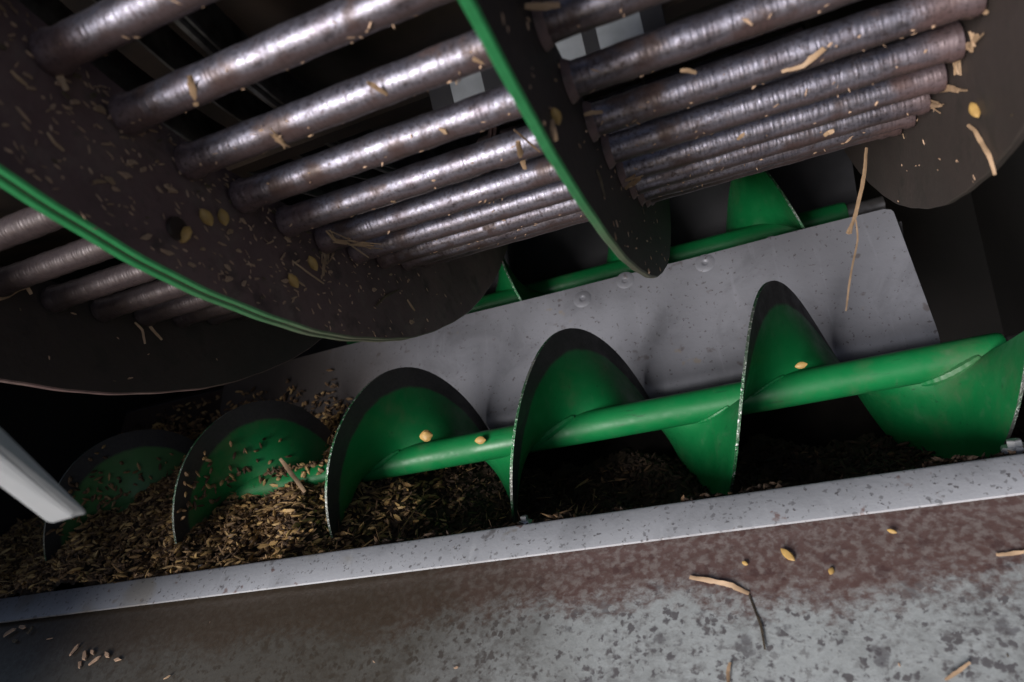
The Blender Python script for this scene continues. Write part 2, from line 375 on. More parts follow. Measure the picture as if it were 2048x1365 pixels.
# ------------------------------------------------------------------ the separator grates (cage of rods)
A0, PITCH, RO, RI, RR = 0.924228, 0.0758286, 1.1264, 0.972, 0.0170
X0, X1, X2, X3 = -0.905, -0.505, -0.1145, 0.248
def cagept(th, Rr): return CA - Rr * math.cos(th), CB + Rr * math.sin(th)
TH0, TH1 = A0 - 3.5 * PITCH, A0 + 27.5 * PITCH
def ring_plate(x0, x1, parent, name, rim='rim', face='brown', ro=RO, th0=TH0, th1=TH1, label=None):
    k = 320; P = []; F = []; fm = []
    bv = .0018
    prof = [(x0, RI), (x0, ro - bv), (x0 + bv, ro), (x1 - bv, ro), (x1, ro - bv), (x1, RI)]
    for i in range(k + 1):
        th = th0 + (th1 - th0) * i / k
        w = .0007 * math.sin(i * .21) + .0004 * math.sin(i * .6 + x0 * 9)
        for j, (x, r) in enumerate(prof):
            r2 = r + (w if 0 < j < 5 else w * 2.0); P.append((x, *cagept(th, r2)))
    for i in range(k):
        for j in range(6):
            a = i * 6 + j; b = i * 6 + (j + 1) % 6
            F.append((a, a + 6, b + 6, b)); fm.append(1 if 1 <= j <= 3 else 0)
    F.append((5, 4, 3, 2, 1, 0)); F.append(tuple(k * 6 + j for j in range(6))); fm += [0, 0]
    # object origin on the cage axis so the paint wear follows the ring
    me = mesh(name, P, F, [M[face], M[rim]], fm, True); c = W(0, CA, CB); recentre(me, c)
    o = place(name, me, parent, c - parent.location)
    if label: o['label'] = label
    return o
def rod_mesh(x0, x1, name, mt='rod'):
    L = x1 - x0; xs = [0, .004, .012, .020]; rs = [.72, 1.12, 1.16, 1.0]
    k = 46; mid = np.linspace(.02, L - .02, k)
    X = xs[:3] + list(mid) + [L - .012, L - .004, L]; Rr = rs[:3] + [1.0 + .022 * math.sin(i * 1.9) + .015 * math.sin(i * .71) for i in range(k)] + [1.16, 1.12, .72]
    seg = 20; P = []; F = []
    for x, r in zip(X, Rr):
        for j in range(seg):
            a = 2 * math.pi * j / seg; P.append(((x + x0) * S, math.cos(a) * r * RR * S, math.sin(a) * r * RR * S))
    for i in range(len(X) - 1):
        for j in range(seg):
            a = i * seg + j; b = i * seg + (j + 1) % seg; F.append((a, a + seg, b + seg, b))
    F.append(tuple(range(seg))); F.append(tuple((len(X) - 1) * seg + j for j in range(seg))[::-1])
    return mesh(name, P, F, M[mt], None, True, True)
cage_c = W(0, CA, CB)
gl = root('separator_grate', 'smaller dark rod grate at the left edge, behind the wide brown ring plate', 'grate', cage_c)
gr = root('separator_grate', 'large grate of shiny steel rods with green edged ring plates above the augers', 'grate', cage_c)
ring_plate(X0 - .012, X0, gl, 'ring_plate', 'brown', 'darkplate')
ring_plate(X1 - .0235, X1 - .0133, gl, 'ring_plate')
ring_plate(X1 - .0100, X1, gr, 'ring_plate', label='wide left ring plate strewn with chaff')
ring_plate(X2 - .0095, X2, gr, 'ring_plate', face='darkplate', label='middle ring plate seen nearly edge on')
ring_plate(X3, X3 + .010, gr, 'ring_plate', 'darkplate', 'darkplate', label='right ring plate with a tuft of straw')
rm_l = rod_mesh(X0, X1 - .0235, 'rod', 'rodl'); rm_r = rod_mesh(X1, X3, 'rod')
for k in range(-3, 27):
    th = A0 + PITCH * k; n, m = cagept(th, 1.0)
    for me, g in ((rm_l, gl), (rm_r, gr)):
        place('rod', me, g, W(0, n, m) - cage_c)
# short weld collars where the rods pass the middle plate
P, F = tube([(X2 + .001, 0, 0), (X2 + .004, 0, 0), (X2 + .010, 0, 0)], [RR * 1.28, RR * 1.22, RR * .98], 14)
wm = mesh('weld_collar', P, F, M['brown'], None, True)
for k in range(0, 14):
    n, m = cagept(A0 + PITCH * k, 1.0); place('weld_collar', wm, gr, W(0, n, m) - cage_c)
# dark disc on the left plate, painted in place of a shaded hole
hc = onX(352, 458, X1 + .0005)
hP, hF = tube([hc + np.array([0, 0, 0]), hc + np.array([.004, 0, 0])], [.0125, .0115], 16)
part('plate_hole_disc', gr, hP, hF, M['rotor'], None, True)
def inX(p): return p + np.array([.004, 0, 0])

# ------------------------------------------------------------------ rotor inside the cage
ro_ = root('threshing_rotor', 'dark rotor with grey rasp blocks seen between the rods of the grate', 'rotor', cage_c)
P = []; F = []; seg = 48
for x, r in ((-1.6, .76), (-.95, .76), (.2, .76), (.8, .76)):
    for j in range(seg): a = 2 * math.pi * j / seg; P.append((x, CA + r * math.cos(a), CB + r * math.sin(a)))
for i in range(3):
    for j in range(seg): a = i * seg + j; b = i * seg + (j + 1) % seg; F.append((a, b, b + seg, a + seg))
part('drum', ro_, P, F, M['rotor'], None, True)
# rasp bar with blocks
def onrot(x, y, r): return onRad(x, y, r)
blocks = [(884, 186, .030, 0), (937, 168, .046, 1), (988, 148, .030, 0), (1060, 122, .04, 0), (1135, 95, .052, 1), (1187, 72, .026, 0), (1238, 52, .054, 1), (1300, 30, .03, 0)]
pts = [onrot(x, y, .885) for x, y, _, _ in blocks]
p0, p1 = pts[0], pts[-1]
cn, cm = (p0[1] + p1[1]) / 2, (p0[2] + p1[2]) / 2
bP, bF = box(((p0[0] + p1[0]) / 2 - .1, cn + .040, cm - .035), (p1[0] - p0[0]) + .5, .05, .05)
rb = part('rasp_bar', ro_, bP, bF, M['rotor'])
for (x, y, wdt, bright), q in zip(blocks, pts):  # some blocks pale grey, the others dark grey
    b_, f_ = box((q[0], q[1] + .008, q[2]), wdt * .9, .030, .046, .12)
    o = part('rasp_block', rb, b_, f_, M['block'] if bright else M['darkblue'], base=cage_c)
# polished guide cup (ring lathe) near the left plate
def lathe_at(c, axis_, prof, seg=40):
    c = np.array(c); a = np.array(axis_, float); a /= np.linalg.norm(a)
    u = np.cross(a, (0, 0, 1.)); u /= np.linalg.norm(u); v = np.cross(a, u); P = []; F = []
    for h, r in prof:
        for j in range(seg): t = 2 * math.pi * j / seg; P.append(c + a * h + r * (u * math.cos(t) + v * math.sin(t)))
    for i in range(len(prof) - 1):
        for j in range(seg): q = i * seg + j; b = i * seg + (j + 1) % seg; F.append((q, b, b + seg, q + seg))
    return P, F
for x, y, w_, r_ in ((402, 90, .006, .865), (335, 132, .0035, .850), (352, 266, .005, .865), (540, 190, .005, .860)):
    q = onRad(x, y, r_); P = []; F = []; sg = 120; prof = [(-w_, -.05), (-w_, -.004), (-w_ * .5, 0), (w_ * .5, 0), (w_, -.004), (w_, -.05)]
    for j in range(sg):
        a = 2 * math.pi * j / sg
        for dx_, dr in prof: P.append((q[0] + dx_, CA + (r_ + dr) * math.cos(a), CB + (r_ + dr) * math.sin(a)))
    for j in range(sg):
        for i in range(6): a, b = j * 6 + i, j * 6 + (i + 1) % 6; c_, d_ = ((j + 1) % sg) * 6 + (i + 1) % 6, ((j + 1) % sg) * 6 + i; F.append((a, b, c_, d_))
    part('rotor_ring', ro_, P, F, M['polished'], None, True)

# ------------------------------------------------------------------ augers
N0 = 1.25; AR = .148 * N0; SR = .0228 * N0; PIT = .289 * N0
def auger(name, label, cn, cm, xtop, x0, x1, shaft0, shaft1, tail, hand=1, PIT=PIT):
    c = W(0, cn, cm); g = root(name, label, 'auger', c)
    # flight
    k = int((x1 - x0) / PIT * 72); P = []; F = []; fm = []; t = .0045
    rads = [SR * .8, SR * 1.0, SR * 1.25, SR * 1.8, AR * .5, AR * .75, AR - .001]
    q = len(rads)
    for i in range(k + 1):
        x = x0 + (x1 - x0) * i / k; ph = -hand * (x - xtop) / PIT * 2 * math.pi      # 0 = top, + towards the viewer
        dn_, dm_ = -math.sin(ph), -math.cos(ph)
        wob = 1 + .008 * math.sin(i * .37) + .006 * math.sin(i * .11)
        for s in (1, -1):
            for r in rads:
                flare = .010 * max(0, 1 - (r - SR) / (SR * 1.2)) if r >= SR else .010
                rr = r * (wob if r > SR * 2 else 1)
                P.append((x + s * (t / 2 + flare * .6), cn + dn_ * rr, cm + dm_ * rr))
    st = 2 * q
    for i in range(k):
        a = i * st
        for j in range(q - 1):
            F.append((a + j, a + j + 1, a + st + j + 1, a + st + j)); fm.append(0)
            F.append((a + q + j, a + st + q + j, a + st + q + j + 1, a + q + j + 1)); fm.append(1)
        F.append((a + q - 1, a + 2 * q - 1, a + st + 2 * q - 1, a + st + q - 1)); fm.append(2)
    F.append(tuple(range(q)) + tuple(range(2 * q - 1, q - 1, -1)))
    e = k * st; F.append((tuple(e + j for j in range(q)) + tuple(e + j for j in range(2 * q - 1, q - 1, -1)))[::-1])
    fm += [2, 2]
    fl = part('flight', g, P, F, [M['greenw'] if hand > 0 else M['green'], M['green'], M['edge']], fm, True)
    # tubular shaft
    xs = list(np.linspace(shaft0, shaft1 - .006, 60)) + [shaft1, shaft1 + .001]
    rs = [SR * (1 + .004 * math.sin(i * .8)) for i in range(60)] + [SR * .93, SR * .6]
    P, F = tube([(x, cn, cm) for x in xs], rs, 32); part('shaft', g, P, F, M['green'], None, True)
    P, F = tube([(shaft1 - .02, cn, cm), (shaft1 + .03, cn, cm), (shaft1 + .034, cn, cm), (tail, cn, cm)], [SR * .72, SR * .72, SR * .66, SR * .66], 24)
    part('bare_shaft_end', g, P, F, M['shaft'], None, True)
    return g, fl, c
XT = .041
ga, gaf, gac = auger('auger', 'front green screw auger with dark worn flight edges, its left end buried in grain',
      N0, .148 * N0, XT, -1.72, .327, -1.75, .343, .75)
# weld beads along the flight root
def bead(pha, phb, turn, g, cn, cm, xtop, r=.0065, side=1):
    pts = []
    for i in range(26):
        ph = pha + (phb - pha) * i / 25; x = xtop - PIT * (ph / (2 * math.pi)) + PIT * turn + side * .012
        rr = SR * (1.02 + .01 * math.sin(i * 1.7)); pts.append((x + .0008 * math.sin(i * 2.2), cn - math.sin(ph) * rr, cm - math.cos(ph) * rr))
    P, F = tube(pts, [r * (.3 + .7 * math.sin(math.pi * (i + .5) / 26) ** .5) * (1 + .02 * math.sin(i * 2.9)) for i in range(26)], 8)
    return part('weld_bead', gaf, P, F, M['green'], None, True, base=gac)
for turn, a, b, sd, r_ in ((1, .98, 1.85, -1, .0085), (0, 1.1, 1.7, -1, .004), (-1, .35, 1.25, 1, .0085), (0, .3, .9, 1, .004), (-2, .4, 1.1, 1, .006)):
    bead(rad(90) * a, rad(90) * b, turn, gaf, N0, .148 * N0, XT, r_, sd)
NB, MB_ = 1.80, -.110
gb, _, _ = auger('auger', 'rear green screw auger behind the zinc divider, partly hidden under the rod grate',
      NB, MB_, .054, -1.0, .20, -1.1, .252, .33, -1, .259 * N0)

# ------------------------------------------------------------------ troughs and sheets
NT, MT, NBt, MBt = 1.58, -.087, 1.4375, .165
TC = (N0, .148 * N0); TRr = .199
def divider_profile():
    p = [(NT + .055, MT + .22), (NT + .035, MT + .12), (NT + .018, MT + .03), (NT + .008, MT + .004), (NT, MT), (NT - .006, MT + .010)]
    for s in np.linspace(.08, 1, 14): p.append((NT + (NBt - NT) * s - .0, MT + (MBt - MT) * s))
    return p
# divider with a rounded upper right corner and dimples
def divider():
    nx, ns = 150, 60; QQ = .015; x0, x1 = -1.38, .303
    P = []; F = []
    dx, dm_ = NBt - NT, MBt - MT; Ln = math.hypot(dx, dm_); nn, nm = dm_ / Ln * -1, dx / Ln   # towards the viewer (-n,-m)
    arcp = arc(TC[0], TC[1], .1875, -.10, 1.25, 16)
    s_tot = Ln
    for side in (0, 1):
        for i in range(nx + 1):
            u = i / nx
            for j in range(ns + 1):
                v = j / ns; x = x0 + (x1 - x0) * u
                s = v * (s_tot * .93 + .075)
                # rounded corners: pull x in near the top right
                d = QQ - s
                if d > 0 and u > .5:
                    lim = x1 - (QQ - math.sqrt(max(QQ ** 2 - d * d, 0))); x = min(x, lim)
                sb = s_tot * .93
                if s <= sb: n, m = NT + dx * s / Ln, MT + dm_ * s / Ln
                else:      # rolled under at the foot
                    a = min((s - sb) / .045, 1.9); n = NT + dx * sb / Ln + (dx / Ln) * .045 * math.sin(a) - nn * .045 * (1 - math.cos(a)); m = MT + dm_ * sb / Ln + (dm_ / Ln) * .045 * math.sin(a) - nm * .045 * (1 - math.cos(a))
                h = .0012 * math.sin(x * 7 + s * 9) + .0008 * math.sin(x * 17)
                h -= side * .006
                P.append((x, n + nn * h, m + nm * h))
    w = ns + 1; o = (nx + 1) * w
    for i in range(nx):
        for j in range(ns):
            a = i * w + j; F.append((a, a + 1, a + w + 1, a + w)); F.append((o + a, o + a + w, o + a + w + 1, o + a + 1))
    for i in range(nx): a = i * w; F.append((a, a + w, o + a + w, o + a)); a += ns; F.append((a, o + a, o + a + w, a + w))
    for j in range(ns): a = nx * w + j; F.append((a, a + 1, o + a + 1, o + a)); a = j; F.append((a, o + a, o + a + 1, a + 1))
    return P, F
P, F = divider()
at = W(-.4, 1.5, .05)
dv = thing('divider_sheet', 'speckled blue grey zinc sheet with four small dimples standing behind the front auger', 'metal sheet', at, P, F, M['galv'], None, True)
for x, y in ((1545, 490), (1410, 526), (1250, 561), (1165, 598)):
    q = onPlane(x, y, (NT, MT), (NBt, MBt)); lx, lm = NBt - NT, MBt - MT; l_ = math.hypot(lx, lm); nrm = np.array([0, -lm / l_, lx / l_]); tn = np.array([0, lx / l_, lm / l_])
    P = []; F = []; sg = 18
    for rr, hh in ((.022, -.001), (.018, .0006), (.014, .0010), (.0100, .0016), (.0070, .0012), (.0045, -.0006), (.002, -.0016)):
        for j in range(sg): a = 2 * math.pi * j / sg; P.append(q + nrm * hh + np.array([1, 0, 0]) * rr * math.cos(a) + tn * rr * math.sin(a))
    for i in range(6):
        for j in range(sg): a = i * sg + j; b = i * sg + (j + 1) % sg; F.append((a, b, b + sg, a + sg))
    F.append(tuple(6 * sg + j for j in range(sg))); part('dimple', dv, P, F, M['galv'], None, True)
P, F = sheet([(NT + .07, MT + .02), (NT + .01, MT + .03), (NBt + .012, MBt), (1.455, .24)], -2.2, -1.37, .006)
thing('side_panel', 'dark rust brown panel left of the zinc sheet above the grain', 'panel', W(-1.4, 1.5, .05), P, F, M['rust'], None, False)
# trough floor under the front auger
P, F = sheet(arc(TC[0], TC[1], TRr, .15, math.pi - .80, 24) + [(1.06, .312), (1.012, .2945)], -2.1, .62, .006)
thing('trough_floor', 'dark curved trough floor under the front auger', 'trough', W(-.6, 1.25, .4), P, F, M['blackfloor'], None, True)
# rear trough
P, F = sheet(arc(NB, MB_, .215, -1.1, math.pi - .25, 26), -2.1, .315, .006)
thing('rear_trough', 'dark grey curved trough wall behind the rear auger', 'trough', W(-.6, NB, .1), P, F, M['darkblue'], None, True)

# rail (pale flange) with bolts
FL = [(1.006, .292), (1.003, .2815), (.9975, .2768), (.992, .2775), (.9535, .3075), (.9515, .3094), (.9535, .3125)]
rail = root('edge_rail', 'pale grey zinc rail running along the front lip of the trough', 'rail', W(-.5, 1.0, .28))
P, F = sheet(FL, -2.1, .62, .005, 40); part('flange', rail, P, F, M['flange'], None, True)
def hexbolt(x, y, r, nm_='bolt'):
    q = onPlane(x, y, (1.075, .289), (1.012, .2670)); q = onN(x, y, 1.035)
    P, F = [], []
    for h, rr in ((.030, r), (0.002, r), (-.001, r * .88), (-.001, r * .5), (-.008, r * .5), (-.009, r * .4)):
        for j in range(6): a = math.pi / 3 * j + .3; P.append((q[0] + rr * math.cos(a), q[1] + rr * math.sin(a), q[2] + h))
    for i in range(5):
        for j in range(6): a = i * 6 + j; b = i * 6 + (j + 1) % 6; F.append((a, a + 6, b + 6, b))
    F.append(tuple(30 + j for j in range(6)))
    return part(nm_, rail, P, F, M['bolt'])
hexbolt(2030, 893, .018); hexbolt(403, 1139, .010); hexbolt(1050, 1043, .012)

# apron below the rail
AP = [(.985, .302), (.952, .3225), (.93, .336), (.88, .370), (.80, .432), (.70, .520), (.58, .66)]
P, F = sheet(AP, -2.1, .70, .006, 30)
thing('apron_sheet', 'wide mottled zinc sheet with a rust brown band below the pale rail', 'metal sheet', W(0, .952, .3225), P, F, M['apron'], None, True)

# pale bar at the lower left
def bar():
    def pt(x, y, z): r = ray(x, y); d = (x - CX) / FPX; return r * z
    ze, z0 = .60, .40
    E0 = [pt(180, 1026, ze), pt(148, 1034, ze * .985), pt(95, 1049, ze * .995)]
    def ext(xa, ya, xb, yb, t): return xa + (xb - xa) * t, ya + (yb - ya) * t
    S0 = [pt(*ext(180, 1026, 0, 850, 2.2), z0), pt(*ext(148, 1034, 0, 911, 2.6), z0 * .985), pt(*ext(95, 1049, 0, 978, 4.2), z0 * .995)]
    E0.append(E0[0] + E0[2] - E0[1] + np.array([0, .01, .0])); S0.append(S0[0] + S0[2] - S0[1] + np.array([0, .01, 0]))
    P = []
    for t in (0, .02, 1):
        for a, b in zip(E0, S0):
            p = np.array(a) * (1 - t) + np.array(b) * t
            if t == 0: c = sum(E0) / 4; p = c + (p - c) * .90
            P.append(p)
    F = [(3, 2, 1, 0), (8, 9, 10, 11)]
    for l in range(2):
        for j in range(4): a = l * 4 + j; b = l * 4 + (j + 1) % 4; F.append((a, b, b + 4, a + 4))
    return P, F, E0[1]
P, F, e0 = bar()
me = mesh('support_bar', P, F, M['bar']); at = W(*e0); recentre(me, at)
o = place('support_bar', me, None, at); o['label'] = 'pale grey painted bar reaching in from the lower left corner'; o['category'] = 'bar'
bv = o.modifiers.new('bevel', 'BEVEL'); bv.width = .0012; bv.segments = 2

# ------------------------------------------------------------------ housing around
def panel(name, corners, mt):
    c = np.array(corners, float); a, b, d = c[0], c[1], c[2]
    nrm = np.cross(b - a, d - a); nrm /= np.linalg.norm(nrm); P = list(c) + [v + nrm * .012 for v in c]
    F = [(0, 1, 2, 3), (7, 6, 5, 4), (0, 4, 5, 1), (1, 5, 6, 2), (2, 6, 7, 3), (3, 7, 4, 0)]
    me = mesh(name, P, F, mt); at = W(*c.mean(0)); recentre(me, at); o = place(name, me, None, at); o['kind'] = 'structure'; return o
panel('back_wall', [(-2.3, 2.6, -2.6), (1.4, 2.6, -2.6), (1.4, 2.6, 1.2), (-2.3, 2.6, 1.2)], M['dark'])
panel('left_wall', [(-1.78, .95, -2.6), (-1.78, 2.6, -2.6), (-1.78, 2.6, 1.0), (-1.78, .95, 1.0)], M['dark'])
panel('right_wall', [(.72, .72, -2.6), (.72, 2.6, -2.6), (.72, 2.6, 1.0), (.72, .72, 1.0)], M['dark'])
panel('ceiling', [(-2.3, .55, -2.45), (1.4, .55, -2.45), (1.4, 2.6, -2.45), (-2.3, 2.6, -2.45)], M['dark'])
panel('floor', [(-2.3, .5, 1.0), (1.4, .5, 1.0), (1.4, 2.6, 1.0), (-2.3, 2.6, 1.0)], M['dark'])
panel('left_shade_blocker', [(-2.6, .16, -1.6), (-1.50, .16, -1.6), (-1.50, .16, 1.0), (-2.6, .16, 1.0)], M['dark'])  # added out of view to shade the left end
# ribs of the dark right wall
for i, (n_, m_) in enumerate(((1.45, -.25), (1.62, .02), (1.9, -.1))):
    P, F = box((.70, n_, m_), .03, .05, .9); thing('wall_rib', ['narrow dark rib on the right inner wall nearest the viewer', 'dark rib in the middle of the right inner wall', 'dark rib deepest on the right inner wall'][i], 'rib', W(.7, n_, m_), P, F, M['rust'])

# ------------------------------------------------------------------ grain heap (stuff)
def lerp(x, xs, ys): return np.interp(x, xs, ys)
def heap_m(X, n):
    base = lerp(X, [-2.0, -1.5, -1.2, -1.0, -.85, -.65, -.45, 0, .6], [.150, .155, .172, .192, .222, .285, .325, .342, .348])
    slope = lerp(X, [-2, -1.2, -.8, -.4, .6], [-.50, -.48, -.40, -.26, -.20])
    z = base + slope * (n - 1.25)
    z = z + .016 * np.sin(X * 17 + n * 9) * np.sin(n * 14 + X * 5) + .007 * np.sin(X * 47 + n * 31) + .004 * np.sin(X * 95 - n * 83)
    z = z - .030 * np.exp(-((X + .87) / .09) ** 2 - ((n - 1.2) / .12) ** 2)
    wall = .2835 + .36 * (n - 1.0) + .004 * np.sin(X * 60) + .004 * np.sin(X * 23)
    return np.minimum(z, wall)
nx, ny = 420, 110; P = []; F = []
gx = np.linspace(-1.75, .6, nx); gn = np.linspace(1.0, 1.56, ny)
GX, GN = np.meshgrid(gx, gn, indexing='ij'); GM = heap_m(GX, GN) + rng.normal(0, .0028, GX.shape)
P = np.stack([GX.ravel(), GN.ravel(), GM.ravel()], 1)
I = np.arange(nx * ny).reshape(nx, ny)
F = np.stack([I[:-1, :-1].ravel(), I[1:, :-1].ravel(), I[1:, 1:].ravel(), I[:-1, 1:].ravel()], 1)
thing('chaff_bed', 'packed dark chaff filling the bottom of the auger trough', 'chaff', W(-.6, 1.25, .25), P, F, M['bed'], None, True, None, 'stuff')

def spindles(C, D, Ln, Rd, flat=.7, name='x'):
    """many small grain shapes: centres C, directions D, half length Ln, radius Rd -> verts, faces (machine coords)"""
    k = len(C); D = D / np.linalg.norm(D, axis=1)[:, None]
    u = np.cross(D, rng.normal(size=(k, 3))); u /= np.linalg.norm(u, axis=1)[:, None]; v = np.cross(D, u)
    V = [C - D * Ln[:, None]]
    for t, rr in ((-.45, .85), (.35, 1.0)):
        for j in range(5):
            a = 2 * math.pi * j / 5; V.append(C + D * (Ln * t)[:, None] + (u * math.cos(a) + v * math.sin(a) * flat) * (Rd * rr)[:, None])
    V.append(C + D * Ln[:, None]); V = np.stack(V, 1)   # k,12,3
    f = []
    for j in range(5):
        j2 = (j + 1) % 5; f += [(0, 1 + j2, 1 + j, 1 + j), (1 + j, 1 + j2, 6 + j2, 6 + j), (6 + j, 6 + j2, 11, 11)]
    tri = [(a, b, c) if c == d else (a, b, c, d) for a, b, c, d in f]
    tri = [t if not (len(t) == 4 and t[2] == t[3]) else t[:3] for t in tri]
    Fs = []
    for i in range(k):
        o = i * 12
        for t in tri: Fs.append(tuple(o + q for q in t))
    return V.reshape(-1, 3), Fs
# grains over the heap; denser and brighter to the left
def scatter(k, xlo, xhi, nlo, nhi, bias):
    X = xlo + (xhi - xlo) * rng.random(k) ** bias; n = nlo + (nhi - nlo) * rng.random(k); return X, n
X, n = scatter(26000, -1.75, .35, 1.005, 1.55, 1.7)
lim_n = NT + (NBt - NT) * np.clip((heap_m(X, n) - MT) / (MBt - MT), 0, 1.4)
ok = n < lim_n - .004; X, n = X[ok], n[ok]
m_ = heap_m(X, n) - rng.random(len(X)) * .008 - .002
D = rng.normal(size=(len(X), 3)) * [1, 1, .5]
Ln = rng.uniform(.0045, .0115, len(X)); Rd = rng.uniform(.0018, .0042, len(X))
G = np.stack([X, n, m_], 1); shady = X + rng.normal(0, .10, len(X)) > -.72  # marks the chaff that takes the painted shade colour
V, Fs = spindles(G[shady], D[shady], Ln[shady], Rd[shady])
thing('shade_chaff', 'chaff coloured dark for the shade under the middle and right of the front auger', 'chaff', W(-.2, 1.25, .3), V, Fs, M['shaded'], None, False, None, 'stuff')
G, D, Ln, Rd = G[~shady], D[~shady], Ln[~shady], Rd[~shady]
hX, hn = scatter(1900, -1.75, -.66, 1.01, 1.55, 1.3); hl = NT + (NBt - NT) * np.clip((heap_m(hX, hn) - MT) / (MBt - MT), 0, 1.4)
ok = hn < hl - .008; hX, hn = hX[ok], hn[ok]; h_ = len(hX)
V, Fs = spindles(np.stack([hX, hn, heap_m(hX, hn) - .006 - rng.random(h_) * .007], 1), rng.normal(size=(h_, 3)) * [1, 1, .4], rng.uniform(.010, .0145, h_), rng.uniform(.0036, .0054, h_))
thing('golden_grain', 'larger golden husks strewn over the top of the grain heap', 'grain', W(-.9, 1.25, .2), V, Fs, M['gold'], None, True, None, 'stuff')
V, Fs = spindles(G, D, Ln, Rd)
thing('loose_grain', 'loose brown and golden grain heaped around the left end of the front auger', 'grain', W(-.9, 1.25, .2), V, Fs, M['grain'], None, False, None, 'stuff')
# chaff splinters in the heap: long thin ones
X, n = scatter(2200, -1.7, -.3, 1.01, 1.5, 1.3)
lim_n = NT + (NBt - NT) * np.clip((heap_m(X, n) - MT) / (MBt - MT), 0, 1.4); ok = n < lim_n - .01; X, n = X[ok], n[ok]
V, Fs = spindles(np.stack([X, n, heap_m(X, n) - rng.random(len(X)) * .012], 1), rng.normal(size=(len(X), 3)) * [1, 1, .5], rng.uniform(.014, .032, len(X)), rng.uniform(.0012, .0024, len(X)), .4)
thing('loose_chaff', 'short brown straw splinters mixed into the grain heap', 'chaff', W(-.7, 1.25, .2), V, Fs, M['grain'], None, False, None, 'stuff')
# grain dusting on the lower left of the zinc sheet, auger flights and shaft
def dust():
    C, D = [], []
    # on the divider, just above the heap
    for _ in range(520):
        x = rng.uniform(-1.6, -.62); mh = heap_m(x, 1.48); s = (mh - MT) / (MBt - MT) - abs(rng.normal(0, .16)) * (1.0 if x < -1 else .7)
        s = min(max(s, .22), 1); nn_ = NT + (NBt - NT) * s; mm = MT + (MBt - MT) * s
        C.append((x, nn_ - .006, mm - .004)); D.append(rng.normal(size=3) * [1, .4, .6])
    for _ in range(380):    # on right faces of the covered flights, following the helix
        turn = rng.integers(-5, -2); ph = rng.uniform(rad(20), rad(95)) if rng.random() < .7 else rng.uniform(rad(-40), rad(30))
        r = AR * (rng.uniform(.25, .95)) ; low = r * math.cos(ph)
        if turn == -3 and low > .12 * AR + .5 * AR * rng.random(): continue
        if turn <= -4 and low > .8 * AR * rng.random() + .2 * AR: continue
        x = XT - PIT * ph / (2 * math.pi) + PIT * turn + .006
        C.append((x, N0 - math.sin(ph) * r, .148 * N0 - math.cos(ph) * r)); D.append(rng.normal(size=3) * [.3, 1, 1])
    for _ in range(90):     # on the shaft near its buried end
        x = rng.uniform(-1.05, -.80); ph = rng.uniform(rad(-20), rad(70))
        C.append((x, N0 - math.sin(ph) * (SR + .002), .148 * N0 - math.cos(ph) * (SR + .002))); D.append(rng.normal(size=3))
    C = np.array(C); D = np.array(D); k = len(C)
    return spindles(C, D, rng.uniform(.006, .012, k), rng.uniform(.0025, .005, k))
V, Fs = dust()
thing('stuck_grain', 'scattered golden grains clinging to the auger flights and the foot of the zinc sheet', 'grain', W(-1, 1.3, .1), V, Fs, M['grain'], None, False, None, 'stuff')

# ------------------------------------------------------------------ single straws, husks and chips
def strip(path, w, name, label, mt, lift=.004, group=None, twist=.35, cat=None):
    """flat straw with thickness through points lying on a surface; faces the viewer side"""
    p = np.array(path, float); k0 = len(p)
    t = np.linspace(0, k0 - 1, (k0 - 1) * 4 + 1); q = np.stack([np.interp(t, range(k0), p[:, i]) for i in range(3)], 1)
    for i in range(1, len(q) - 1):
        if i % 4 == 0: q[i] = q[i] * .6 + (q[i - 1] + q[i + 1]) * .2
    q = q + rng.normal(0, w * .035, q.shape)
    q = q * (1 - lift / np.linalg.norm(q, axis=1))[:, None]
    T = np.gradient(q, axis=0); T /= np.linalg.norm(T, axis=1)[:, None]; P = []; F = []; n_ = len(q)
    for i in range(n_):
        vw = q[i] / np.linalg.norm(q[i]); sd = np.cross(T[i], vw); sd /= np.linalg.norm(sd); up = np.cross(sd, T[i])
        a = twist * math.sin(i * .5 + p[0][0] * 50); s2 = sd * math.cos(a) + up * math.sin(a); u2 = np.cross(s2, T[i])
        ww = w * (.62 + .38 * math.sin(math.pi * (i + .7) / (n_ + .4))) * rng.uniform(.9, 1.08); th = w * .2
        P += [q[i] + s2 * ww / 2, q[i] + u2 * th / 2, q[i] - s2 * ww / 2, q[i] - u2 * th / 2]
    for i in range(n_ - 1):
        for j in range(4): a = i * 4 + j; b = i * 4 + (j + 1) % 4; F.append((a, b, b + 4, a + 4))
    F.append((3, 2, 1, 0)); e = (n_ - 1) * 4; F.append((e, e + 1, e + 2, e + 3))
    c = W(*q[n_ // 2])
    return thing(name, label, cat or 'straw', c, P, F, M[mt], None, True, group)
PL1 = lambda x, y: onX(x, y, X1 + .002)
PL2 = lambda x, y: onX(x, y, X2 + .002)
PL3 = lambda x, y: onX(x, y, X3 - .002)
PL0 = lambda x, y: onX(x, y, X0 + .002)
RD = lambda x, y: onRad(x, y, 1.0 + RR * .9)
APN = lambda x, y: onPlane(x, y, (.93, .336), (.80, .432))
DV = lambda x, y: onPlane(x, y, (NT, MT), (NBt, MBt))
RAIL = lambda x, y: onPlane(x, y, (1.0, .2675), (.95, .309))
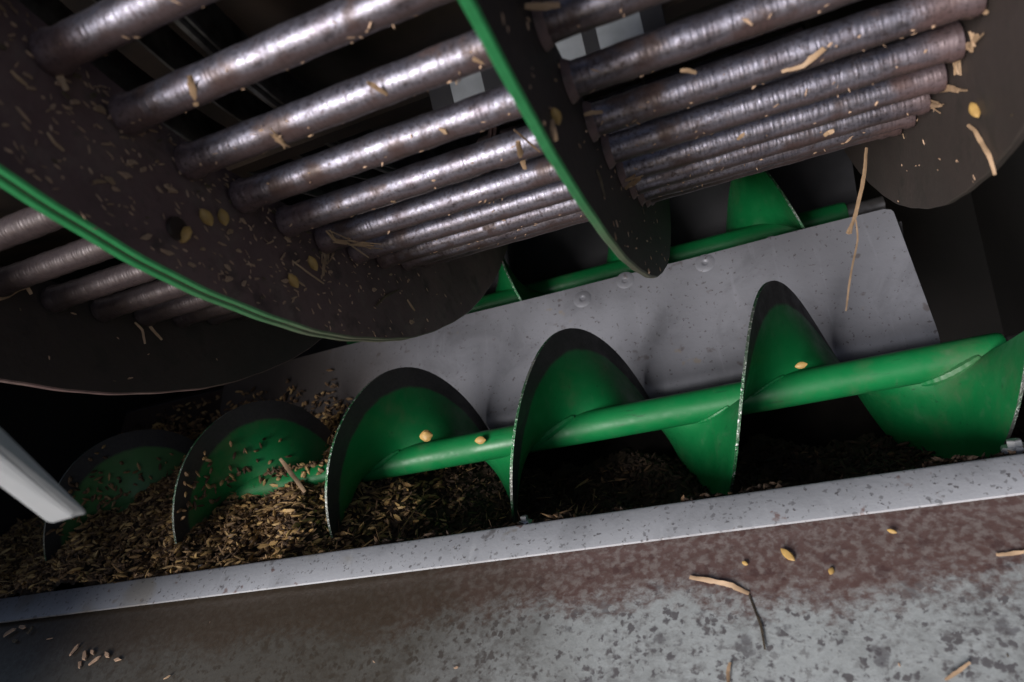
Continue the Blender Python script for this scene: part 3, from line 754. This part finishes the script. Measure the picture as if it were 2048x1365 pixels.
straws = [
 (RD, [(1562, 143), (1605, 130), (1650, 97)], .0085, 'straw', 'bent pale straw lying across two rods near the upper right', 0),
 (RD, [(1733, 296), (1729, 350), (1718, 400), (1708, 440), (1696, 468)], .009, 'straw', 'long pale straw hanging from the lowest rod in front of the zinc sheet', .02),
 (RD, [(1712, 440), (1716, 480), (1703, 540), (1696, 590), (1692, 622)], .0032, 'straw', 'thin thread of straw dangling below the long hanging straw over the zinc sheet', .02),
 (RD, [(1028, 260), (1052, 280), (1080, 305)], .0030, 'straw', 'thin straight straw beside the green edge of the middle ring plate', .01),
 (RD, [(1036, 282), (1040, 305), (1050, 338)], .0090, 'straw', 'flat wide straw scrap on a rod just left of the middle ring plate', 0),
 (RD, [(652, 462), (672, 484), (705, 488), (748, 492)], .0055, 'straw', 'forked straw lying over rod ends at the lower left plate', .01),
 (RD, [(690, 482), (712, 498), (738, 516)], .0028, 'straw', 'thin lower prong of straw over the rod ends at the left plate', .012),
 (PL1, [(646, 552), (648, 525), (656, 505), (668, 494)], .0075, 'straw', 'curled straw standing on the left ring plate below the forked straw', .008),
 (PL1, [(585, 522), (615, 545), (648, 568)], .0030, 'straw', 'slim straw on the left ring plate above the dark bottom', .004),
 (RD, [(380, 152), (384, 178), (392, 212)], .0085, 'straw', 'upright flat straw scrap on the second rod from the top left', 0),
 (PL1, [(113, 130), (120, 155), (134, 182)], .0080, 'straw', 'straw scrap on the ring plate under the topmost rod end', .003),
 (PL3, [(1806, 188), (1840, 178), (1875, 174), (1917, 183)], .0085, 'straw', 'upper ragged straw tuft at the right ring plate', .004),
 (PL3, [(1796, 236), (1825, 222), (1850, 208), (1880, 212)], .0110, 'straw', 'lower ragged straw tuft at the right ring plate', .004),
 (PL3, [(1936, 250), (1950, 262), (1962, 285), (1978, 310), (1990, 350)], .0060, 'straw', 'arched straw on the face of the right ring plate', .002),
 (PL3, [(1950, 5), (1960, 15), (1974, 28)], .0060, 'straw', 'short straw at the top right corner on the ring plate', .002),
 (PL3, [(1905, 92), (1925, 95), (1945, 88), (1955, 70)], .0090, 'straw', 'frayed chaff around the second rod end of the right ring plate', .004),
 (PL3, [(1906, 95), (1912, 120), (1910, 150)], .0055, 'straw', 'short frayed straw hanging from the rod end of the right ring plate', .004),
 (PL0, [(35, 528), (45, 560), (63, 590)], .0080, 'straw', 'upright straw at the rod ends of the far left ring plate', .004),
 (PL0, [(-20, 600), (15, 588), (52, 572)], .0130, 'straw', 'frayed straw wad at the left edge of the picture', .004),
 (PL0, [(292, 640), (305, 660), (324, 680)], .0065, 'straw', 'leaning straw below the rods of the far left ring plate', .004),
 (PL0, [(270, 645), (285, 660), (290, 688)], .0055, 'straw', 'bent brown straw beside the leaning straw of the far left ring plate', .004),
 (APN, [(1380, 1155), (1430, 1164), (1465, 1172), (1498, 1188)], .0095, 'straw', 'orange brown straw lying on the mottled zinc sheet', .002),
 (APN, [(1498, 1190), (1508, 1215), (1522, 1250), (1530, 1300)], .0042, 'grime', 'dark dirty stalk running down the mottled zinc sheet below the orange straw', .002),
 (APN, [(1992, 1110), (2020, 1108), (2055, 1103)], .0060, 'straw', 'yellow straw on the zinc sheet at the right edge', .002),
 (APN, [(1460, 1325), (1455, 1345), (1458, 1372)], .0060, 'straw', 'short straw at the bottom edge of the zinc sheet', .002),
 (APN, [(1890, 1360), (1915, 1345), (1940, 1325)], .0050, 'straw', 'faint brown straw at the lower right of the zinc sheet', .002),
 (RD, [(1238, 388), (1256, 368), (1280, 354)], .0120, 'straw', 'tan wad of straw on the lower rods right of the middle ring plate', 0),
 (RD, [(1050, 12), (1085, 14), (1120, 10)], .0080, 'straw', 'straw caught behind the middle ring plate at the top edge', 0),
 (RD, [(1168, 230), (1185, 226), (1205, 224)], .0060, 'straw', 'short straw on the rod right of the middle ring plate', 0),
 (PL2, [(1194, 340), (1202, 362), (1210, 395)], .0030, 'dimstraw', 'thin dull stalk on the face of the middle ring plate', .001),
 (PL2, [(1104, 240), (1106, 262), (1112, 282)], .0060, 'straw', 'small brown straw scrap on the face of the middle ring plate', .001),
 (RD, [(735, 165), (752, 175), (775, 190)], .0060, 'straw', 'slanting straw on the third rod left of the middle ring plate', 0),
 (RD, [(945, 118), (960, 122), (974, 127)], .0060, 'straw', 'small orange straw on the third rod against the green plate edge', 0),
 (RD, [(548, 268), (560, 280), (572, 294)], .0075, 'straw', 'splayed straw scrap on the third rod from the top left', 0),
 (RD, [(1360, 142), (1375, 141), (1392, 146)], .0055, 'straw', 'small pale straw in the gap between rods right of the middle plate', 0),
 (RD, [(1475, 280), (1483, 272), (1490, 268)], .0060, 'straw', 'tiny brown scrap on the lower rods in the middle of the right grate', 0),
 (RD, [(1648, 272), (1658, 266), (1668, 262)], .0075, 'straw', 'pale square straw scrap on the lowest rods of the right grate', 0),
 (PL1, [(752, 612), (772, 592), (798, 580)], .0050, 'dimstraw', 'faint grey stalk on the dark bottom of the left ring plate', .001),
 (PL1, [(815, 600), (822, 612), (830, 622)], .0045, 'straw', 'pinkish splinter on the dark bottom of the left ring plate', .001),
 (PL1, [(95, 265), (108, 285), (128, 302)], .0035, 'straw', 'slim yellowish sliver on the left ring plate near the left edge', .001),
 (PL1, [(22, 142), (38, 158), (55, 172)], .0040, 'straw', 'slim sliver at the upper left of the ring plate', .001),
]
def tuft(paths, w, label, mt):
    PP, FF = [], []; ctr = None
    for i, p in enumerate(paths):
        o = strip(p, w * (1 if i == 0 else random.uniform(.25, .5)), 'straw', label, mt, .004); me = o.data
        base = len(PP)
        for v in me.vertices: PP.append(v.co + o.location)
        for f in me.polygons: FF.append(tuple(base + q for q in f.vertices))
        if i == 0: ctr = o.location.copy()
        bpy.data.objects.remove(o)
    me = bpy.data.meshes.new('straw'); me.from_pydata([tuple(v - ctr) for v in PP], [], FF); me.materials.append(M[mt])
    o = place('straw', me, None, ctr); o['label'] = label; o['category'] = 'straw'
for srf, pts_, w, mt, lab, lift in straws:
    if any(t in lab for t in ('ragged', 'frayed', 'wad', 'splayed', 'forked', 'curled', 'hanging from the lowest')):
        fr = 5 if 'hanging from the lowest' not in lab else 3
        paths = [[srf(*q) for q in pts_]]
        for _ in range(fr):
            a = random.random() * .5; j = lambda: random.gauss(0, 7 if fr == 5 else 3)
            k0, k1 = (0, len(pts_)) if random.random() < .4 else (max(0, len(pts_) - 3), len(pts_))
            paths.append([srf(x + j(), y + j()) for x, y in pts_[k0:k1]])
        tuft(paths, w * .62, lab, mt); continue
    strip([srf(*q) for q in pts_], w * .75, 'straw', lab, mt, lift + .002)
# straw on the auger
q = [onN(560, 918, 1.19), onN(585, 950, 1.17), onN(610, 985, 1.15)]
strip(q, .009, 'straw', 'brown straw lying over the buried shaft between two auger flights', 'straw', .002)

def husk(c, d, L, r, label, mt='husk', group=None, nm='husk', cat='husk', flat=.6):
    prof = [(-1, .12), (-.8, .5), (-.4, .9), (0, 1), (.4, .88), (.75, .5), (1, .08)]
    c = np.array(c); d = np.array(d, float); d /= np.linalg.norm(d); vw = c / np.linalg.norm(c)
    u = np.cross(d, vw); u /= np.linalg.norm(u); v = np.cross(d, u); P = []; F = []; sg = 8
    for t, rr in prof:
        for j in range(sg):
            a = 2 * math.pi * j / sg; P.append(c + d * L * t + r * rr * (u * math.cos(a) + v * math.sin(a) * flat) + v * .1 * r * t * t)
    for i in range(len(prof) - 1):
        for j in range(sg): a = i * sg + j; b = i * sg + (j + 1) % sg; F.append((a, b, b + sg, a + sg))
    F.append(tuple(range(sg))[::-1]); F.append(tuple((len(prof) - 1) * sg + j for j in range(sg)))
    return thing(nm, label, cat, W(*c), P, F, M[mt], None, True, group)
def husk2(srf, x, y, x2, y2, r, label, **k):
    a, b = srf(x, y), srf(x2, y2); c = (a + b) / 2; c = c * (1 - .004 / np.linalg.norm(c)); return husk(c, b - a, np.linalg.norm(b - a) / 2, r, label, **k)
husk2(PL1, 402, 418, 424, 452, .0062, 'fat yellow husk on the left ring plate, left one of a pair')
husk2(PL1, 442, 418, 452, 452, .0058, 'slimmer yellow husk on the left ring plate, right one of a pair')
husk2(PL1, 618, 512, 634, 542, .0055, 'yellow husk on the left ring plate beside the curled straw')
husk2(PL1, 578, 548, 596, 576, .0058, 'yellow husk above a frayed brown scrap low on the left ring plate')
husk2(PL1, 362, 466, 376, 474, .0100, 'round yellow kernel beside the dark disc of the left ring plate', flat=.9, nm='kernel', cat='kernel')
husk2(PL2, 1106, 216, 1118, 250, .0045, 'yellow husk on the face of the middle ring plate')
husk2(PL3, 1942, 206, 1957, 236, .0048, 'yellow husk on the right ring plate above the arched straw')
husk2(APN, 1562, 1098, 1590, 1122, .0050, 'yellow husk lying on the rusty band of the zinc sheet')
husk2(APN, 1774, 1060, 1794, 1066, .0026, 'tiny yellow husk on the rusty band right of the larger husk')
husk2(APN, 1484, 1124, 1496, 1130, .0028, 'small tan kernel on the rust band above the orange straw', nm='kernel', cat='kernel')
husk2(APN, 1665, 1135, 1660, 1150, .0034, 'dull kernel on the zinc sheet right of the orange straw', nm='kernel', cat='kernel')
q = lambda x, y: onN(x, y, N0 - .03)
husk2(q, 840, 874, 866, 870, .0115, 'round tan kernel sitting where a green flight meets the auger shaft', flat=.8, nm='kernel', cat='kernel')
husk2(q, 950, 882, 972, 880, .0075, 'tan kernel lying on top of the green auger shaft', flat=.5, nm='kernel', cat='kernel')
husk2(q, 1590, 734, 1615, 728, .0055, 'pale kernel on the green shaft beside the right hand flight', flat=.5, nm='kernel', cat='kernel')

# chaff chips stuck to the plates
def chip_mesh(i):
    r = np.random.default_rng(i); k = 5 if i % 2 else 6; P = []; el = r.uniform(.12, .5)
    for j in range(k):
        a = 2 * math.pi * j / k + r.uniform(-.3, .3); P.append((0, math.cos(a) * r.uniform(.75, 1.1), math.sin(a) * el * r.uniform(.7, 1.1)))
    top = [(.12 + .1 * r.random(), y * .85, z * .85) for _, y, z in P]
    F = [tuple(range(k))[::-1], tuple(k + j for j in range(k))] + [(j, (j + 1) % k, k + (j + 1) % k, k + j) for j in range(k)]
    return mesh('chaff_chip', P + top, F, M[('chip', 'chip', 'straw', 'chip', 'chip', 'dimstraw', 'chip')[i % 7]], None, False, True)
chips = [chip_mesh(i) for i in range(14)]
def put_chip(p, sz, normal_m, label, group, ang=None):
    o = place('chaff_chip', random.choice(chips), None, W(*p))
    z = Vector(W(*normal_m)).normalized(); q = z.to_track_quat('X', 'Z') @ Matrix.Rotation(ang if ang is not None else random.uniform(0, 6.28), 3, 'X').to_quaternion()
    o.rotation_mode = 'QUATERNION'; o.rotation_quaternion = q; o.scale = (sz * S,) * 3
    o['label'] = label; o['category'] = 'chaff'; o['group'] = group; return o
for x, y, sz in ((152, 152, .011), (118, 168, .008), (232, 218, .017), (222, 232, .012), (305, 262, .011), (316, 250, .008), (212, 205, .008), (150, 205, .012), (130, 190, .009), (245, 262, .008), (340, 378, .014),
                 (318, 380, .008), (262, 325, .011), (415, 372, .008), (592, 472, .010), (600, 484, .007), (636, 470, .008), (588, 596, .013), (592, 582, .009), (640, 505, .007), (470, 392, .007), (705, 520, .007), (178, 300, .007), (96, 222, .007)):
    p = onX(x, y, X1 + .004)
    put_chip(p, sz * .62, (1, 0, 0), 'flaky pale brown chaff scrap lodged near the rod ends on the wide left ring plate', 'chaff scraps near the rod ends', random.gauss(-.6, .5))
cnt = 0
while cnt < 160:
    kk = random.gauss(3.2, 3.0); r = RI + .02 + (RO - RI - .03) * random.random() ** 1.5
    if kk < -1.5 or kk > 9.5: continue
    n, m = cagept(A0 + PITCH * kk, r)
    put_chip((X1 + .001, n, m), random.choice([.003, .003, .0035, .004, .0045, .005, .006, .0075, .009]), (1, 0, 0), 'small pale chaff chip stuck to the wide left ring plate', 'chaff chips on the wide left ring plate', random.gauss(-.6, .5)); cnt += 1
for _ in range(14):
    kk = random.uniform(1, 12); r = RI + (RO - RI) * random.random(); n, m = cagept(A0 + PITCH * kk, r)
    put_chip((X2 + .001, n, m), random.choice([.002, .003, .004, .005]), (1, 0, 0), 'small chaff chip stuck to the narrow middle ring plate', 'chaff chips on the middle ring plate')
for _ in range(14):
    kk = random.uniform(2, 11); r = RI + (RO - RI) * random.random(); n, m = cagept(A0 + PITCH * kk, r)
    put_chip((X3 - .001, n, m), random.choice([.002, .003, .004, .005]), (-1, 0, 0), 'small chaff chip stuck to the right ring plate', 'chaff chips on the right ring plate')
for _ in range(12):
    kk = random.uniform(4, 9); r = RI + (RO - RI) * random.random(); n, m = cagept(A0 + PITCH * kk, r)
    put_chip((X0 + .001, n, m), random.choice([.003, .004, .006]), (1, 0, 0), 'small dull chaff chip stuck to the far left ring plate', 'chaff chips on the far left ring plate')
for _ in range(46):
    k = random.randint(0, 9); th = A0 + PITCH * k; off = random.uniform(-1.0, 1.2); n, m = cagept(th, 1.0)
    dn_, dm_ = -math.cos(th + off), math.sin(th + off); x = random.uniform(X1 + .03, X3 - .02)
    put_chip((x, n + dn_ * RR, m + dm_ * RR), random.choice([.0025, .003, .004, .005, .0065]), (0, dn_, dm_), 'tiny chaff chip stuck to a rod of the large grate', 'chaff chips on the rods')
for _ in range(12):
    x = random.uniform(-.95, .5); s = random.random(); n, m = .935 + (.80 - .935) * s, .333 + (.432 - .333) * s
    put_chip((x, n, m - .001), random.choice([.0025, .003, .004]), (0, -.59, -.8), 'tiny chaff chip lying on the mottled zinc sheet', 'chaff chips on the zinc sheet')
# fine flecks of chaff dust on the ring plates and rods
C = []; D = []
for _ in range(480):
    kk = random.gauss(3.0, 3.2); r = RI + .008 + (RO - RI - .012) * random.random() ** 1.3
    n, m = cagept(A0 + PITCH * kk, r); C.append((X1 + .0012, n, m)); D.append((.05, random.gauss(.6, .5), random.gauss(.7, .5)))
for _ in range(70):
    kk = random.uniform(0, 12); n, m = cagept(A0 + PITCH * kk, RI + .15 * random.random()); C.append((X2 + .0012, n, m)); D.append((.05, random.gauss(0, 1), random.gauss(0, 1)))
for _ in range(18):
    kk = random.uniform(0, 12); n, m = cagept(A0 + PITCH * kk, RI + .15 * random.random()); C.append((X3 - .0012, n, m)); D.append((.05, random.gauss(0, 1), random.gauss(0, 1)))
for _ in range(420):
    k = random.randint(-1, 9); th = A0 + PITCH * k; n, m = cagept(th, 1.0); off = random.uniform(-1.2, 1.4)
    C.append((random.uniform(X1 + .01, X3 - .01), n - math.cos(th + off) * RR, m + math.sin(th + off) * RR)); D.append((random.gauss(0, 1), random.gauss(0, .6), random.gauss(0, .6)))
C = np.array(C); D = np.array(D); k = len(C)
V, Fs = spindles(C, D, rng.uniform(.0012, .0050, k), rng.uniform(.0006, .0014, k), .5)
thing('chaff_flecks', 'fine pale chaff flecks dusted over the ring plates and rods', 'chaff', W(X1, .7, -.2), V, Fs, M['chip'], None, False, None, 'stuff')
# clump of chaff in the lower left corner of the apron
for i, (x, y, sz) in enumerate([(20, 1265, .014), (45, 1255, .012), (60, 1262, .009), (100, 1278, .007), (150, 1300, .012), (170, 1312, .013), (190, 1322, .012), (160, 1330, .009), (215, 1310, .010), (235, 1320, .008), (185, 1305, .008), (335, 1355, .006), (30, 1282, .008)]):
    p = onPlane(x, y, (.93, .336), (.80, .432)); p = p * .995
    put_chip(p, sz * 1.25, (0, -.59, -.8), 'dull yellow chaff scrap in the clump at the lower left corner', 'chaff clump at the lower left corner')
